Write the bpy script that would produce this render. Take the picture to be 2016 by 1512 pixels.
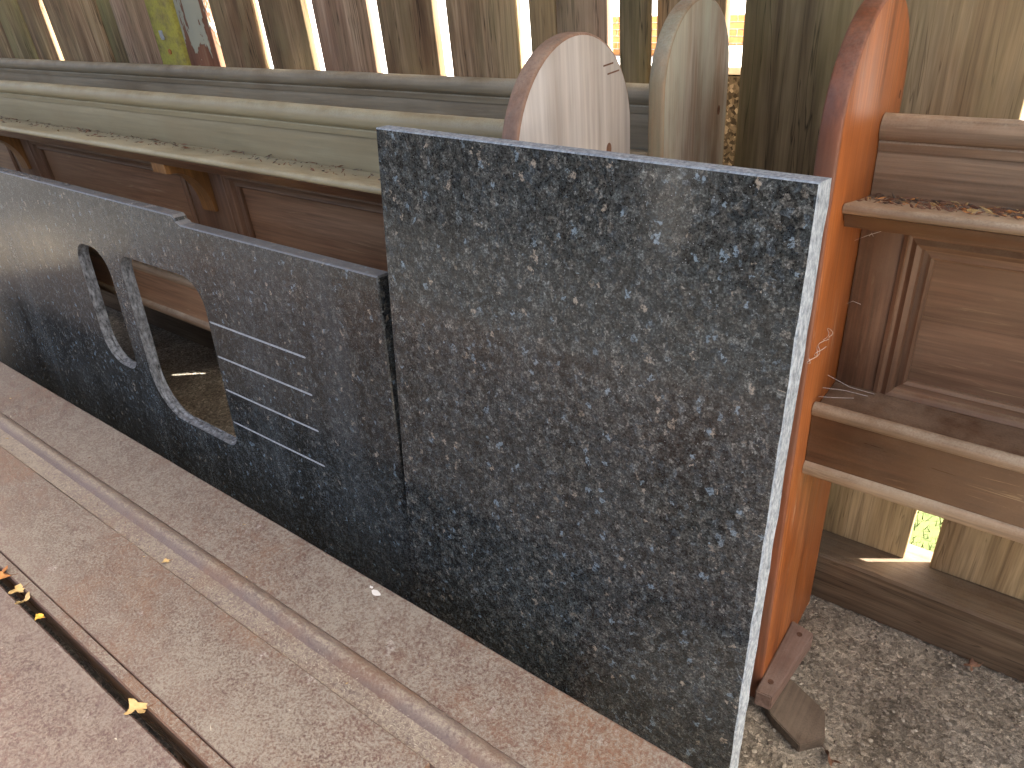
import bpy, bmesh, math, random
from mathutils import Vector, Matrix, noise as mnoise

for o in list(bpy.data.objects):
    bpy.data.objects.remove(o, do_unlink=True)
S = bpy.context.scene
COL = S.collection
R = math.radians
rnd = random.Random(7)

# ------------------------------------------------------------------ camera
CAM_H = 1.45
cam_d = bpy.data.cameras.new('camera')
cam = bpy.data.objects.new('camera', cam_d)
COL.objects.link(cam)
cam_d.sensor_width = 36.0
cam_d.lens = 36.0 * 1450.0 / 2016.0
cam_d.clip_start = 0.02
cam_d.clip_end = 900
ex = Vector((0.79496413, 0.25944119, -0.54838153))
ey = Vector((0.60086597, -0.46132275, 0.65279507))
ez = Vector((-0.08361895, -0.84845246, -0.52262442))
right = Vector((ex[0], ey[0], ez[0]))
down = Vector((ex[1], ey[1], ez[1]))
fwd = Vector((ex[2], ey[2], ez[2]))
m3 = Matrix((right, -down, -fwd)).transposed()
cam.matrix_world = Matrix.Translation((0, 0, CAM_H)) @ m3.to_4x4()
S.camera = cam

# ------------------------------------------------------------------ sky, sun, exposure
SUN_DIR = Vector((0.50, 0.31, 0.80)).normalized()      # towards the sun
elev = math.asin(SUN_DIR.z)
world = bpy.data.worlds.new('World')
S.world = world
world.use_nodes = True
wn = world.node_tree
for n in list(wn.nodes):
    wn.nodes.remove(n)
wo = wn.nodes.new('ShaderNodeOutputWorld')
wb = wn.nodes.new('ShaderNodeBackground')
sk = wn.nodes.new('ShaderNodeTexSky')
sk.sky_type = 'NISHITA'
sk.sun_disc = False
sk.sun_elevation = elev
sk.sun_rotation = math.atan2(SUN_DIR.x, SUN_DIR.y)
sk.air_density = 0.55
sk.dust_density = 9.0
sk.ozone_density = 0.0
wb.inputs['Strength'].default_value = 0.13
tint = wn.nodes.new('ShaderNodeMix'); tint.data_type = 'RGBA'; tint.blend_type = 'MULTIPLY'
tint.inputs[0].default_value = 1.0
tint.inputs[7].default_value = (1.025, 1.0, 0.925, 1)          # milky, hazy daylight
wn.links.new(sk.outputs[0], tint.inputs[6])
wn.links.new(tint.outputs[2], wb.inputs['Color'])
wn.links.new(wb.outputs[0], wo.inputs['Surface'])
sun_d = bpy.data.lights.new('sun', 'SUN')
sun_d.energy = 4.5
sun_d.angle = R(0.6)
sun_d.color = (1.0, 0.96, 0.9)
sun = bpy.data.objects.new('sun', sun_d)
COL.objects.link(sun)
sun.rotation_euler = SUN_DIR.to_track_quat('Z', 'Y').to_euler()
sun.location = (4, 4, 6)

S.render.engine = 'CYCLES'
S.cycles.max_bounces = 6
S.cycles.diffuse_bounces = 4
S.cycles.glossy_bounces = 3
S.view_settings.view_transform = 'Standard'
S.view_settings.look = 'None'
S.view_settings.gamma = 1.0
S.view_settings.exposure = 2.8
S.view_settings.use_curve_mapping = False

# ------------------------------------------------------------------ helpers: nodes
class NT:
    def __init__(self, name):
        self.m = bpy.data.materials.new(name)
        self.m.use_nodes = True
        self.t = self.m.node_tree
        for n in list(self.t.nodes):
            self.t.nodes.remove(n)
        self.out = self.t.nodes.new('ShaderNodeOutputMaterial')
        self.b = self.t.nodes.new('ShaderNodeBsdfPrincipled')
        self.t.links.new(self.b.outputs[0], self.out.inputs[0])
        tc = self.t.nodes.new('ShaderNodeTexCoord')
        oi = self.t.nodes.new('ShaderNodeObjectInfo')
        self.rand = oi.outputs['Random']
        mul = self.t.nodes.new('ShaderNodeVectorMath'); mul.operation = 'MULTIPLY_ADD'
        cmb = self.t.nodes.new('ShaderNodeCombineXYZ')
        for i in range(3):
            self.t.links.new(self.rand, cmb.inputs[i])
        self.t.links.new(cmb.outputs[0], mul.inputs[0])
        mul.inputs[1].default_value = (17.3, 9.1, 23.7)
        self.t.links.new(tc.outputs['Object'], mul.inputs[2])
        self.raw = tc.outputs['Object']
        self.vec = mul.outputs[0]
        geo = self.t.nodes.new('ShaderNodeNewGeometry')
        sep = self.t.nodes.new('ShaderNodeSeparateXYZ')
        self.t.links.new(geo.outputs['Normal'], sep.inputs[0])
        self.nz = sep.outputs[2]
        self.ny = sep.outputs[1]
    def put(self, sock, v):
        if isinstance(v, (int, float)):
            sock.default_value = v
        elif isinstance(v, (tuple, list)):
            sock.default_value = tuple(v) + (1.0,) if len(v) == 3 and len(sock.default_value) == 4 else v
        else:
            self.t.links.new(v, sock)
    def scale(self, vec, s):
        n = self.t.nodes.new('ShaderNodeVectorMath'); n.operation = 'MULTIPLY'
        self.put(n.inputs[0], vec); n.inputs[1].default_value = s
        return n.outputs[0]
    def add(self, a, b):
        n = self.t.nodes.new('ShaderNodeVectorMath'); n.operation = 'ADD'
        self.put(n.inputs[0], a); self.put(n.inputs[1], b)
        return n.outputs[0]
    def noise(self, vec, sc, det=4, ro=0.55, dist=0.0, col=False):
        n = self.t.nodes.new('ShaderNodeTexNoise')
        self.put(n.inputs['Vector'], vec)
        n.inputs['Scale'].default_value = sc; n.inputs['Detail'].default_value = det
        n.inputs['Roughness'].default_value = ro; n.inputs['Distortion'].default_value = dist
        return n.outputs['Color' if col else 'Fac']
    def voro(self, vec, sc, out='Color', feat='F1', rand=1.0):
        n = self.t.nodes.new('ShaderNodeTexVoronoi')
        n.feature = feat
        self.put(n.inputs['Vector'], vec)
        n.inputs['Scale'].default_value = sc
        n.inputs['Randomness'].default_value = rand
        return n.outputs[out]
    def ramp(self, f, stops, interp='LINEAR'):
        n = self.t.nodes.new('ShaderNodeValToRGB')
        n.color_ramp.interpolation = interp
        e = n.color_ramp.elements
        while len(e) < len(stops):
            e.new(0.5)
        for k, (p, c) in enumerate(stops):
            e[k].position = p
            e[k].color = (c, c, c, 1) if isinstance(c, (int, float)) else tuple(c) + (1,)
        self.put(n.inputs[0], f)
        return n.outputs[0]
    def mix(self, f, a, b, mode='MIX'):
        n = self.t.nodes.new('ShaderNodeMix'); n.data_type = 'RGBA'; n.blend_type = mode
        n.clamp_factor = True
        self.put(n.inputs[0], f); self.put(n.inputs[6], a); self.put(n.inputs[7], b)
        return n.outputs[2]
    def math(self, op, a, b=0.0, c=0.0):
        n = self.t.nodes.new('ShaderNodeMath'); n.operation = op
        self.put(n.inputs[0], a); self.put(n.inputs[1], b); self.put(n.inputs[2], c)
        return n.outputs[0]
    def map(self, v, a, b, c=0.0, d=1.0):
        n = self.t.nodes.new('ShaderNodeMapRange'); n.clamp = True
        self.put(n.inputs[0], v)
        for i, q in enumerate((a, b, c, d)):
            n.inputs[i + 1].default_value = q
        return n.outputs[0]
    def sepx(self, v, i):
        n = self.t.nodes.new('ShaderNodeSeparateXYZ'); self.put(n.inputs[0], v)
        return n.outputs[i]
    def bump(self, h, dist=0.002, st=0.6):
        n = self.t.nodes.new('ShaderNodeBump')
        n.inputs['Distance'].default_value = dist; n.inputs['Strength'].default_value = st
        self.put(n.inputs['Height'], h)
        self.t.links.new(n.outputs[0], self.b.inputs['Normal'])
    def done(self, col, rough=0.5, spec=0.5):
        self.put(self.b.inputs['Base Color'], col)
        self.put(self.b.inputs['Roughness'], rough)
        self.b.inputs['Specular IOR Level'].default_value = spec
        return self.m

def axis_scale(axis, along, across):
    return tuple(along if a == axis else across for a in 'XYZ')

def wood(name, dark, mid, light, axis='X', rough=(0.45, 0.65), dust=None, dust_amt=0.0, stain=None, stain_amt=0.0,
         algae=None, algae_amt=0.0, scratch=None, scratch_amt=0.0, vary=0.0, bump=0.5, spec=0.4, grain=1.0, cracks=0.0, fine_rng=(0.62, 1.22)):
    n = NT(name)
    g1 = n.scale(n.vec, axis_scale(axis, 1.3 * grain, 17 * grain))
    g2 = n.scale(n.vec, axis_scale(axis, 5 * grain, 130 * grain))
    f1 = n.noise(g1, 1.0, 5, 0.62, 0.7)
    f2 = n.noise(g2, 1.0, 3, 0.6)
    blot = n.noise(n.vec, 3.2, 3, 0.6)
    c = n.ramp(f1, [(0.3, dark), (0.5, mid), (0.72, light)])
    fine = n.map(f2, 0.3, 0.7, fine_rng[0], fine_rng[1])
    c = n.mix(1.0, c, n.mix(0.0, fine, fine), 'MULTIPLY')
    if stain:
        s = n.math('MULTIPLY', n.map(blot, 0.45, 0.68), stain_amt)
        c = n.mix(s, c, stain)
    if vary:
        v = n.map(n.rand, 0, 1, 1 - vary, 1 + vary)
        c = n.mix(1.0, c, n.mix(0.0, v, v), 'MULTIPLY')
    if cracks:
        ck = n.noise(n.scale(n.vec, axis_scale(axis, 1.6, 42)), 1.0, 3, 0.5, 0.4)
        ckm = n.map(n.math('ABSOLUTE', n.math('SUBTRACT', ck, 0.5)), 0.0, 0.012, cracks, 0.0)
        c = n.mix(ckm, c, tuple(x * 0.2 for x in dark))
    if scratch:
        sv = n.scale(n.vec, axis_scale(axis, 6, 90))
        sf = n.noise(sv, 1.0, 4, 0.7, 1.2)
        sm = n.math('MULTIPLY', n.map(sf, 0.58, 0.7), n.map(n.noise(n.vec, 5.0, 2), 0.45, 0.65))
        c = n.mix(n.math('MULTIPLY', sm, scratch_amt), c, scratch)
    if algae:
        af = n.noise(n.scale(n.vec, axis_scale(axis, 2.0, 9)), 1.0, 6, 0.65, 0.3)
        am = n.math('MULTIPLY', n.map(af, 0.42, 0.66), algae_amt)
        c = n.mix(am, c, algae)
    ro = n.map(f1, 0.3, 0.7, rough[0], rough[1])
    if dust:
        df = n.noise(n.vec, 9.0, 5, 0.72)
        fine_d = n.noise(n.vec, 330.0, 1, 0.6)
        up = n.map(n.nz, 0.15, 0.95, 0.12, 1.0)
        dm = n.math('MULTIPLY', n.math('MULTIPLY', n.map(df, 0.28, 0.62), up), dust_amt)
        dm = n.math('MULTIPLY', dm, n.map(fine_d, 0.3, 0.62, 0.62, 1.1))
        c = n.mix(dm, c, dust)
        ro = n.math('MAXIMUM', ro, n.math('MULTIPLY', dm, 0.95))
    n.bump(n.noise(g2, 1.0, 2, 0.6), 0.0012, bump)
    return n.done(c, ro, spec)

def granite(name, dust_amt=0.1, gain=1.0, rough=0.13):
    n = NT(name)
    wob = n.noise(n.vec, 90.0, 3, 0.65, 0.0, True)
    w2 = n.add(n.vec, n.scale(wob, (0.022, 0.022, 0.022)))
    st = n.scale(w2, (1.0, 1.0, 0.75))
    v1 = n.voro(st, 150.0)
    f = n.noise(n.vec, 290.0, 4, 0.72)
    a = n.sepx(v1, 0); b = n.sepx(v1, 1); c2 = n.sepx(v1, 2)
    base = n.ramp(a, [(0.0, (0.017, 0.018, 0.018)), (0.3, (0.030, 0.031, 0.030)), (0.6, (0.043, 0.044, 0.043)),
                      (0.85, (0.062, 0.063, 0.061)), (1.0, (0.10, 0.098, 0.093))])
    tint = n.ramp(b, [(0.0, (1.14, 1.0, 0.88)), (0.5, (1.0, 1.0, 0.97)), (0.8, (0.92, 1.0, 1.03)), (1.0, (0.82, 0.98, 1.18))])
    base = n.mix(0.8, base, tint, 'MULTIPLY')
    base = n.mix(1.0, base, n.ramp(f, [(0.30, 0.12), (0.45, 0.6), (0.56, 1.3), (0.72, 3.3)]), 'MULTIPLY')
    big = n.noise(n.vec, 48.0, 4, 0.65)
    base = n.mix(1.0, base, n.ramp(big, [(0.3, (0.52 * gain, 0.55 * gain, 0.57 * gain)), (0.7, (1.48 * gain, 1.56 * gain, 1.58 * gain))]), 'MULTIPLY')
    # bright feldspar flakes, blue and cream
    fl = n.math('MULTIPLY', n.map(c2, 0.983, 0.99), n.map(f, 0.42, 0.55, 0.2, 1.0))
    base = n.mix(n.math('MULTIPLY', fl, 0.8), base, (0.20, 0.27, 0.33))
    fl2 = n.math('MULTIPLY', n.map(c2, 0.012, 0.006), n.map(f, 0.42, 0.55, 0.2, 0.9))
    base = n.mix(fl2, base, (0.30, 0.26, 0.21))
    spk = n.map(n.noise(n.vec, 520.0, 1), 0.735, 0.76)
    base = n.mix(n.math('MULTIPLY', spk, 0.8), base, (0.42, 0.46, 0.5))
    # dust film with runs of old water
    run = n.noise(n.scale(n.vec, (9.0, 9.0, 0.8)), 1.0, 4, 0.6)
    dm = n.math('MULTIPLY', n.map(run, 0.34, 0.7), dust_amt)
    dm = n.math('MULTIPLY', dm, n.map(f, 0.3, 0.7, 0.6, 1.2))
    base = n.mix(dm, base, (0.175, 0.21, 0.235))
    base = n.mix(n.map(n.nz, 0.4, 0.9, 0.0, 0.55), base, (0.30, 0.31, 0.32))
    sc = n.noise(n.scale(n.vec, (60, 60, 9)), 1.0, 2, 0.6, 2.0)
    scm = n.math('MULTIPLY', n.map(sc, 0.68, 0.74), n.map(big, 0.55, 0.66))
    base = n.mix(n.math('MULTIPLY', scm, 0.3), base, (0.3, 0.33, 0.35))
    return n.done(base, n.math('ADD', n.math('MULTIPLY', dm, 0.6), rough), 0.5)

# ------------------------------------------------------------------ materials
FENCE = [
    wood('fence_wood_brown', (0.102, 0.063, 0.035), (0.288, 0.190, 0.108), (0.480, 0.351, 0.216), 'Z', (0.7, 0.9), stain=(0.168, 0.098, 0.052),
         stain_amt=0.75, algae=(0.324, 0.282, 0.140), algae_amt=0.4, vary=0.15, bump=0.8, spec=0.2, cracks=0.9),
    wood('fence_wood_green', (0.102, 0.081, 0.039), (0.264, 0.201, 0.103), (0.444, 0.356, 0.194), 'Z', (0.7, 0.9), stain=(0.180, 0.109, 0.059),
         stain_amt=0.6, algae=(0.300, 0.282, 0.119), algae_amt=0.6, vary=0.12, bump=0.8, spec=0.2, cracks=0.9),
    wood('fence_wood_pink', (0.144, 0.081, 0.049), (0.360, 0.230, 0.151), (0.540, 0.391, 0.270), 'Z', (0.7, 0.9), stain=(0.240, 0.144, 0.092),
         stain_amt=0.6, algae=(0.360, 0.310, 0.173), algae_amt=0.4, vary=0.1, bump=0.8, spec=0.2, cracks=0.8),
    wood('fence_wood_tan', (0.228, 0.149, 0.076), (0.408, 0.293, 0.157), (0.564, 0.425, 0.248), 'Z', (0.7, 0.9), stain=(0.312, 0.213, 0.113),
         stain_amt=0.5, algae=(0.372, 0.310, 0.151), algae_amt=0.35, vary=0.06, bump=0.6, spec=0.2, cracks=0.5),
    wood('fence_wood_dark', (0.096, 0.069, 0.037), (0.216, 0.167, 0.092), (0.348, 0.276, 0.157), 'Z', (0.7, 0.9), stain=(0.132, 0.098, 0.052),
         stain_amt=0.6, algae=(0.228, 0.207, 0.086), algae_amt=0.4, vary=0.06, bump=0.8, spec=0.2, cracks=0.8),
]
FENCE_REFLECT = wood('reflection_fence_wood', (0.012, 0.012, 0.012), (0.022, 0.021, 0.02), (0.035, 0.033, 0.03), 'Z', (0.7, 0.9), bump=0.4, spec=0.2)  # near-black wood, chosen to keep the mirrored fence dark in the slabs
def mossy():
    n = NT('mossy_timber')
    g = n.noise(n.scale(n.vec, (20, 20, 2)), 1.0, 5, 0.6, 0.4)
    m = n.noise(n.vec, 22.0, 6, 0.7)
    c = n.ramp(g, [(0.3, (0.16, 0.13, 0.05)), (0.7, (0.30, 0.25, 0.13))])
    c = n.mix(n.map(m, 0.32, 0.56), c, (0.40, 0.37, 0.08))
    c = n.mix(n.map(n.noise(n.vec, 130.0, 4), 0.5, 0.75, 0, 0.6), c, (0.20, 0.21, 0.05))
    n.bump(m, 0.003, 0.6)
    return n.done(c, 0.9, 0.2)
def peeling():
    n = NT('peeling_timber')
    g = n.noise(n.scale(n.vec, (24, 24, 2)), 1.0, 5, 0.6, 0.4)
    c = n.ramp(g, [(0.3, (0.12, 0.05, 0.03)), (0.55, (0.22, 0.11, 0.07)), (0.75, (0.30, 0.25, 0.15))])
    p = n.noise(n.scale(n.vec, (13, 13, 5)), 1.0, 5, 0.55, 0.3)
    c = n.mix(n.map(p, 0.515, 0.525), c, (0.36, 0.36, 0.28))
    c = n.mix(n.map(p, 0.36, 0.35), c, (0.30, 0.26, 0.14))
    n.bump(n.map(p, 0.5, 0.54), 0.003, 0.8)
    return n.done(c, 0.85, 0.2)
MOSS = mossy(); PEEL = peeling()

OLIVE = wood('weathered_olive_varnish', (0.235, 0.195, 0.112), (0.27, 0.23, 0.138), (0.305, 0.265, 0.164), 'X', (0.42, 0.6), stain=(0.25, 0.195, 0.11),
             stain_amt=0.6, dust=(0.47, 0.455, 0.33), dust_amt=0.75, scratch=(0.42, 0.36, 0.24), scratch_amt=0.25, bump=0.3, spec=0.4, fine_rng=(0.86, 1.1))
GREY_OLIVE = wood('weathered_grey_varnish', (0.20, 0.165, 0.105), (0.26, 0.22, 0.15), (0.33, 0.285, 0.20), 'X', (0.5, 0.65), stain=(0.15, 0.11, 0.065),
             stain_amt=0.7, dust=(0.45, 0.43, 0.34), dust_amt=0.75, scratch=(0.40, 0.36, 0.28), scratch_amt=0.3, bump=0.3, spec=0.35, fine_rng=(0.82, 1.12))
BROWN = wood('brown_varnish', (0.135, 0.067, 0.036), (0.205, 0.112, 0.063), (0.265, 0.155, 0.092), 'X', (0.42, 0.55), stain=(0.22, 0.125, 0.068),
             stain_amt=0.6, dust=(0.36, 0.27, 0.17), dust_amt=0.75, scratch=(0.46, 0.32, 0.17), scratch_amt=0.6, bump=0.2, spec=0.35)
PANEL_LIT = wood('lit_brown_panel_varnish', (0.18, 0.085, 0.042), (0.27, 0.14, 0.074), (0.34, 0.195, 0.11), 'X', (0.42, 0.55), stain=(0.28, 0.16, 0.085),
             stain_amt=0.6, scratch=(0.52, 0.37, 0.20), scratch_amt=0.6, bump=0.2, spec=0.35)  # copy of the brown varnish, its colour lightened against the shelf's shade
BROWN_V = wood('brown_varnish_upright', (0.085, 0.038, 0.02), (0.15, 0.073, 0.038), (0.22, 0.12, 0.068), 'Z', (0.38, 0.52), stain=(0.18, 0.105, 0.06),
             stain_amt=0.6, dust=(0.36, 0.27, 0.18), dust_amt=0.75, scratch=(0.36, 0.25, 0.14), scratch_amt=0.4, bump=0.2, spec=0.4)
DUSTY_BROWN = wood('dusty_brown_varnish', (0.18, 0.105, 0.056), (0.275, 0.178, 0.105), (0.36, 0.255, 0.16), 'X', (0.5, 0.7), stain=(0.18, 0.105, 0.058),
             stain_amt=0.7, dust=(0.47, 0.39, 0.28), dust_amt=0.95, scratch=(0.40, 0.30, 0.19), scratch_amt=0.5, bump=0.3, spec=0.3)
DARK_BROWN = wood('dark_brown_varnish', (0.035, 0.013, 0.006), (0.075, 0.030, 0.013), (0.12, 0.055, 0.025), 'X', (0.25, 0.4), stain=(0.13, 0.062, 0.024),
             stain_amt=0.8, dust=(0.33, 0.25, 0.17), dust_amt=0.8, scratch=(0.40, 0.27, 0.14), scratch_amt=0.75, bump=0.2, spec=0.4)
BRACKET = wood('amber_varnish', (0.17, 0.072, 0.022), (0.25, 0.115, 0.036), (0.33, 0.165, 0.055), 'Z', (0.35, 0.5), bump=0.1, spec=0.4)
ORANGE = wood('orange_varnish', (0.20, 0.056, 0.013), (0.31, 0.092, 0.020), (0.38, 0.130, 0.036), 'Z', (0.34, 0.5), bump=0.15,
              stain=(0.27, 0.088, 0.028), stain_amt=0.6, scratch=(0.50, 0.32, 0.22), scratch_amt=0.95, spec=0.4)
MAROON = wood('worn_maroon_varnish', (0.12, 0.036, 0.016), (0.22, 0.066, 0.026), (0.30, 0.105, 0.045), 'Z', (0.4, 0.55), bump=0.15,
              stain=(0.15, 0.075, 0.05), stain_amt=0.9, dust=(0.38, 0.28, 0.23), dust_amt=0.45, spec=0.4)
BLEACH = wood('bleached_varnish', (0.38, 0.34, 0.30), (0.48, 0.45, 0.415), (0.57, 0.55, 0.52), 'Z', (0.55, 0.75), bump=0.3,
              stain=(0.55, 0.53, 0.505), stain_amt=0.7, scratch=(0.36, 0.25, 0.20), scratch_amt=0.25, spec=0.3, grain=0.8, fine_rng=(0.8, 1.12))
BLEACH_EDGE = wood('worn_brown_edge', (0.16, 0.075, 0.04), (0.26, 0.135, 0.08), (0.36, 0.22, 0.145), 'Z', (0.45, 0.6), bump=0.2, stain=(0.16, 0.09, 0.055),
              stain_amt=0.9, dust=(0.46, 0.40, 0.33), dust_amt=0.45)
ALGAE = wood('algae_bleached_varnish', (0.26, 0.175, 0.105), (0.42, 0.345, 0.26), (0.56, 0.53, 0.46), 'Z', (0.55, 0.75), bump=0.3,
              stain=(0.36, 0.25, 0.165), stain_amt=0.6, algae=(0.52, 0.56, 0.45), algae_amt=0.9, spec=0.3)
ALGAE_EDGE = wood('algae_brown_edge', (0.20, 0.095, 0.04), (0.32, 0.175, 0.09), (0.42, 0.27, 0.16), 'Z', (0.5, 0.65), bump=0.2,
              algae=(0.30, 0.34, 0.23), algae_amt=0.6, dust=(0.5, 0.54, 0.44), dust_amt=0.7)
BEAM = wood('ground_beam_wood', (0.07, 0.045, 0.026), (0.15, 0.10, 0.06), (0.26, 0.19, 0.12), 'X', (0.65, 0.85), stain=(0.09, 0.055, 0.03),
             stain_amt=0.7, dust=(0.20, 0.17, 0.13), dust_amt=0.5, bump=0.8, spec=0.2, cracks=0.6, grain=0.6)
FOOT = wood('foot_block_wood', (0.14, 0.08, 0.06), (0.23, 0.15, 0.115), (0.31, 0.22, 0.18), 'Y', (0.6, 0.8), dust=(0.30, 0.24, 0.20), dust_amt=0.6, bump=0.3)
OFFCUT = wood('dusty_offcut', (0.07, 0.05, 0.035), (0.11, 0.082, 0.058), (0.16, 0.125, 0.09), 'Y', (0.7, 0.85), dust=(0.22, 0.175, 0.13), dust_amt=0.6, bump=0.2)

def seat_mat(name, base0, base1, dust, amt):
    n = NT(name)
    g = n.noise(n.scale(n.vec, (1.4, 16, 16)), 1.0, 4, 0.6, 0.5)
    c = n.ramp(g, [(0.3, base0), (0.7, base1)])
    d3 = n.noise(n.vec, 3.0, 4, 0.65, 0.3)
    c = n.mix(n.map(d3, 0.5, 0.36, 0, 0.6), c, (0.22, 0.12, 0.065))
    d1 = n.noise(n.vec, 210.0, 3, 0.8)
    d2 = n.noise(n.vec, 42.0, 4, 0.78, 0.4)
    dm = n.math('ADD', n.math('MULTIPLY', n.math('SUBTRACT', d1, 0.5), 4.4), n.math('MULTIPLY', n.math('SUBTRACT', d2, 0.5), 1.6))
    dm = n.math('ADD', dm, n.map(d3, 0.3, 0.68, 0.25, 0.85))
    dm = n.math('MULTIPLY', n.map(dm, 0.0, 1.0), n.map(n.nz, 0.80, 0.985, 0.2, 1.0))
    dm = n.math('MULTIPLY', dm, amt)
    c = n.mix(dm, c, dust)
    dk = n.map(n.noise(n.vec, 140.0, 2, 0.6), 0.30, 0.22)
    c = n.mix(n.math('MULTIPLY', dk, 0.6), c, tuple(x * 0.35 for x in base0))
    wh = n.math('MULTIPLY', n.map(n.noise(n.vec, 14.0, 3, 0.65), 0.66, 0.73), n.map(d1, 0.4, 0.6))
    c = n.mix(n.math('MULTIPLY', wh, 0.7), c, (0.5, 0.46, 0.42))
    n.bump(d1, 0.003, 0.9)
    return n.done(c, n.map(dm, 0.0, 0.6, 0.3, 0.85), 0.4)
SEAT = seat_mat('dusty_red_brown_seat', (0.098, 0.053, 0.040), (0.150, 0.088, 0.067), (0.265, 0.235, 0.190), 1.0)
SEAT2 = seat_mat('dusty_maroon_seat', (0.092, 0.052, 0.044), (0.138, 0.084, 0.072), (0.245, 0.212, 0.178), 0.9)
BEAD = seat_mat('worn_seat_bead', (0.12, 0.085, 0.075), (0.17, 0.126, 0.113), (0.34, 0.295, 0.23), 0.9)

GRAN_BIG = granite('polished_granite', 0.06, 0.95)
GRAN_SINK = granite('dusty_polished_granite', 0.2, 0.72, 0.18)
def sawn(name, lo, hi, sc=170.0):
    n = NT(name)
    f = n.noise(n.scale(n.vec, (1.0, 1.0, 0.45)), sc, 4, 0.75)
    c = n.ramp(f, [(0.3, lo), (0.7, hi)])
    n.bump(f, 0.001, 0.7)
    return n.done(c, 0.75, 0.3)
SAWN = sawn('sawn_granite_edge', (0.09, 0.115, 0.14), (0.44, 0.50, 0.56))
ROUGH = sawn('rough_cut_granite', (0.008, 0.009, 0.01), (0.30, 0.32, 0.34), 95.0)
GROOVE = sawn('ground_groove_granite', (0.22, 0.24, 0.26), (0.48, 0.50, 0.52))

def dirt():
    n = NT('gritty_dirt')
    v = n.raw
    a = n.noise(v, 5.0, 6, 0.65, 0.3)
    c = n.ramp(a, [(0.3, (0.22, 0.19, 0.145)), (0.5, (0.37, 0.325, 0.255)), (0.7, (0.48, 0.43, 0.345))])
    cell = n.voro(n.add(v, n.scale(n.noise(v, 60, 3, 0.6, 0, True), (0.02, 0.02, 0.02))), 130.0)
    c = n.mix(0.75, c, n.ramp(n.sepx(cell, 0), [(0.0, 0.35), (0.5, 0.85), (0.85, 1.25), (1.0, 1.8)]), 'MULTIPLY')
    f = n.noise(v, 420.0, 4, 0.7)
    c = n.mix(1.0, c, n.ramp(f, [(0.3, 0.5), (0.7, 1.5)]), 'MULTIPLY')
    d = n.voro(v, 130.0, 'Distance')
    n.bump(n.math('ADD', n.math('MULTIPLY', d, -0.7), f), 0.006, 0.9)
    return n.done(c, 0.9, 0.2)
DIRT = dirt()
def plain(name, c0, c1, sc=20.0, rough=0.85, spec=0.3, bump=0.4, dist=0.004):
    n = NT(name)
    f = n.noise(n.vec, sc, 6, 0.65, 0.3)
    n.bump(f, dist, bump)
    return n.done(n.ramp(f, [(0.3, c0), (0.7, c1)]), rough, spec)
LAWN = plain('lawn', (0.04, 0.06, 0.015), (0.09, 0.11, 0.035), 30.0)
PAVE = plain('pale_paving', (0.62, 0.61, 0.58), (0.78, 0.77, 0.74), 6.0)
YARD = plain('tarmac_yard', (0.03, 0.03, 0.03), (0.06, 0.059, 0.057), 14.0)
BRICKM = plain('orange_brick', (0.36, 0.15, 0.045), (0.50, 0.25, 0.09), 9.0)
COPING = plain('pale_coping', (0.6, 0.58, 0.54), (0.75, 0.73, 0.7), 9.0)
def pebbledash():
    n = NT('pebbledash')
    cell = n.voro(n.vec, 150.0)
    d = n.voro(n.vec, 150.0, 'Distance')
    c = n.ramp(n.sepx(cell, 0), [(0.0, (0.015, 0.012, 0.009)), (0.4, (0.055, 0.046, 0.036)), (0.8, (0.14, 0.12, 0.095)), (1.0, (0.27, 0.245, 0.21))])
    n.bump(d, 0.012, -0.9)
    return n.done(c, 0.85, 0.3)
PEBBLE_WALL = pebbledash()
PEBBLES = []
for k, (a, b) in enumerate([((0.20, 0.17, 0.13), (0.34, 0.30, 0.24)), ((0.36, 0.32, 0.25), (0.52, 0.47, 0.38)), ((0.09, 0.075, 0.06), (0.17, 0.14, 0.11))]):
    PEBBLES.append(plain('pebble_stone_%d' % k, a, b, 60.0, 0.8, 0.3, 0.2))
LEAF_Y = plain('dry_yellow_leaf', (0.42, 0.28, 0.10), (0.56, 0.43, 0.22), 45.0, 0.7, 0.3, 0.3, 0.002)
LEAF_O = plain('dry_orange_leaf', (0.34, 0.13, 0.04), (0.55, 0.27, 0.09), 45.0, 0.7, 0.3, 0.3, 0.002)
LEAF_G = plain('golden_leaf', (0.62, 0.36, 0.04), (0.75, 0.48, 0.08), 45.0, 0.6, 0.3, 0.3, 0.002)
LEAF_B = plain('brown_leaf', (0.10, 0.05, 0.03), (0.24, 0.13, 0.08), 45.0, 0.8, 0.3, 0.3, 0.002)
WEB = plain('cobweb_thread', (0.6, 0.55, 0.5), (0.75, 0.72, 0.68), 45.0)
STEEL = plain('rusty_screw', (0.08, 0.04, 0.025), (0.16, 0.09, 0.06), 90.0, 0.6)
ZINC = plain('grey_bracket_metal', (0.25, 0.27, 0.30), (0.42, 0.44, 0.47), 90.0, 0.5)

# ------------------------------------------------------------------ helpers: meshes
def finish(bm, angle=35):
    bm.normal_update()
    ca = R(angle)
    for f in bm.faces:
        f.smooth = True
    for e in bm.edges:
        if len(e.link_faces) == 2:
            e.smooth = e.calc_face_angle(0) < ca
        else:
            e.smooth = False

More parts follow.
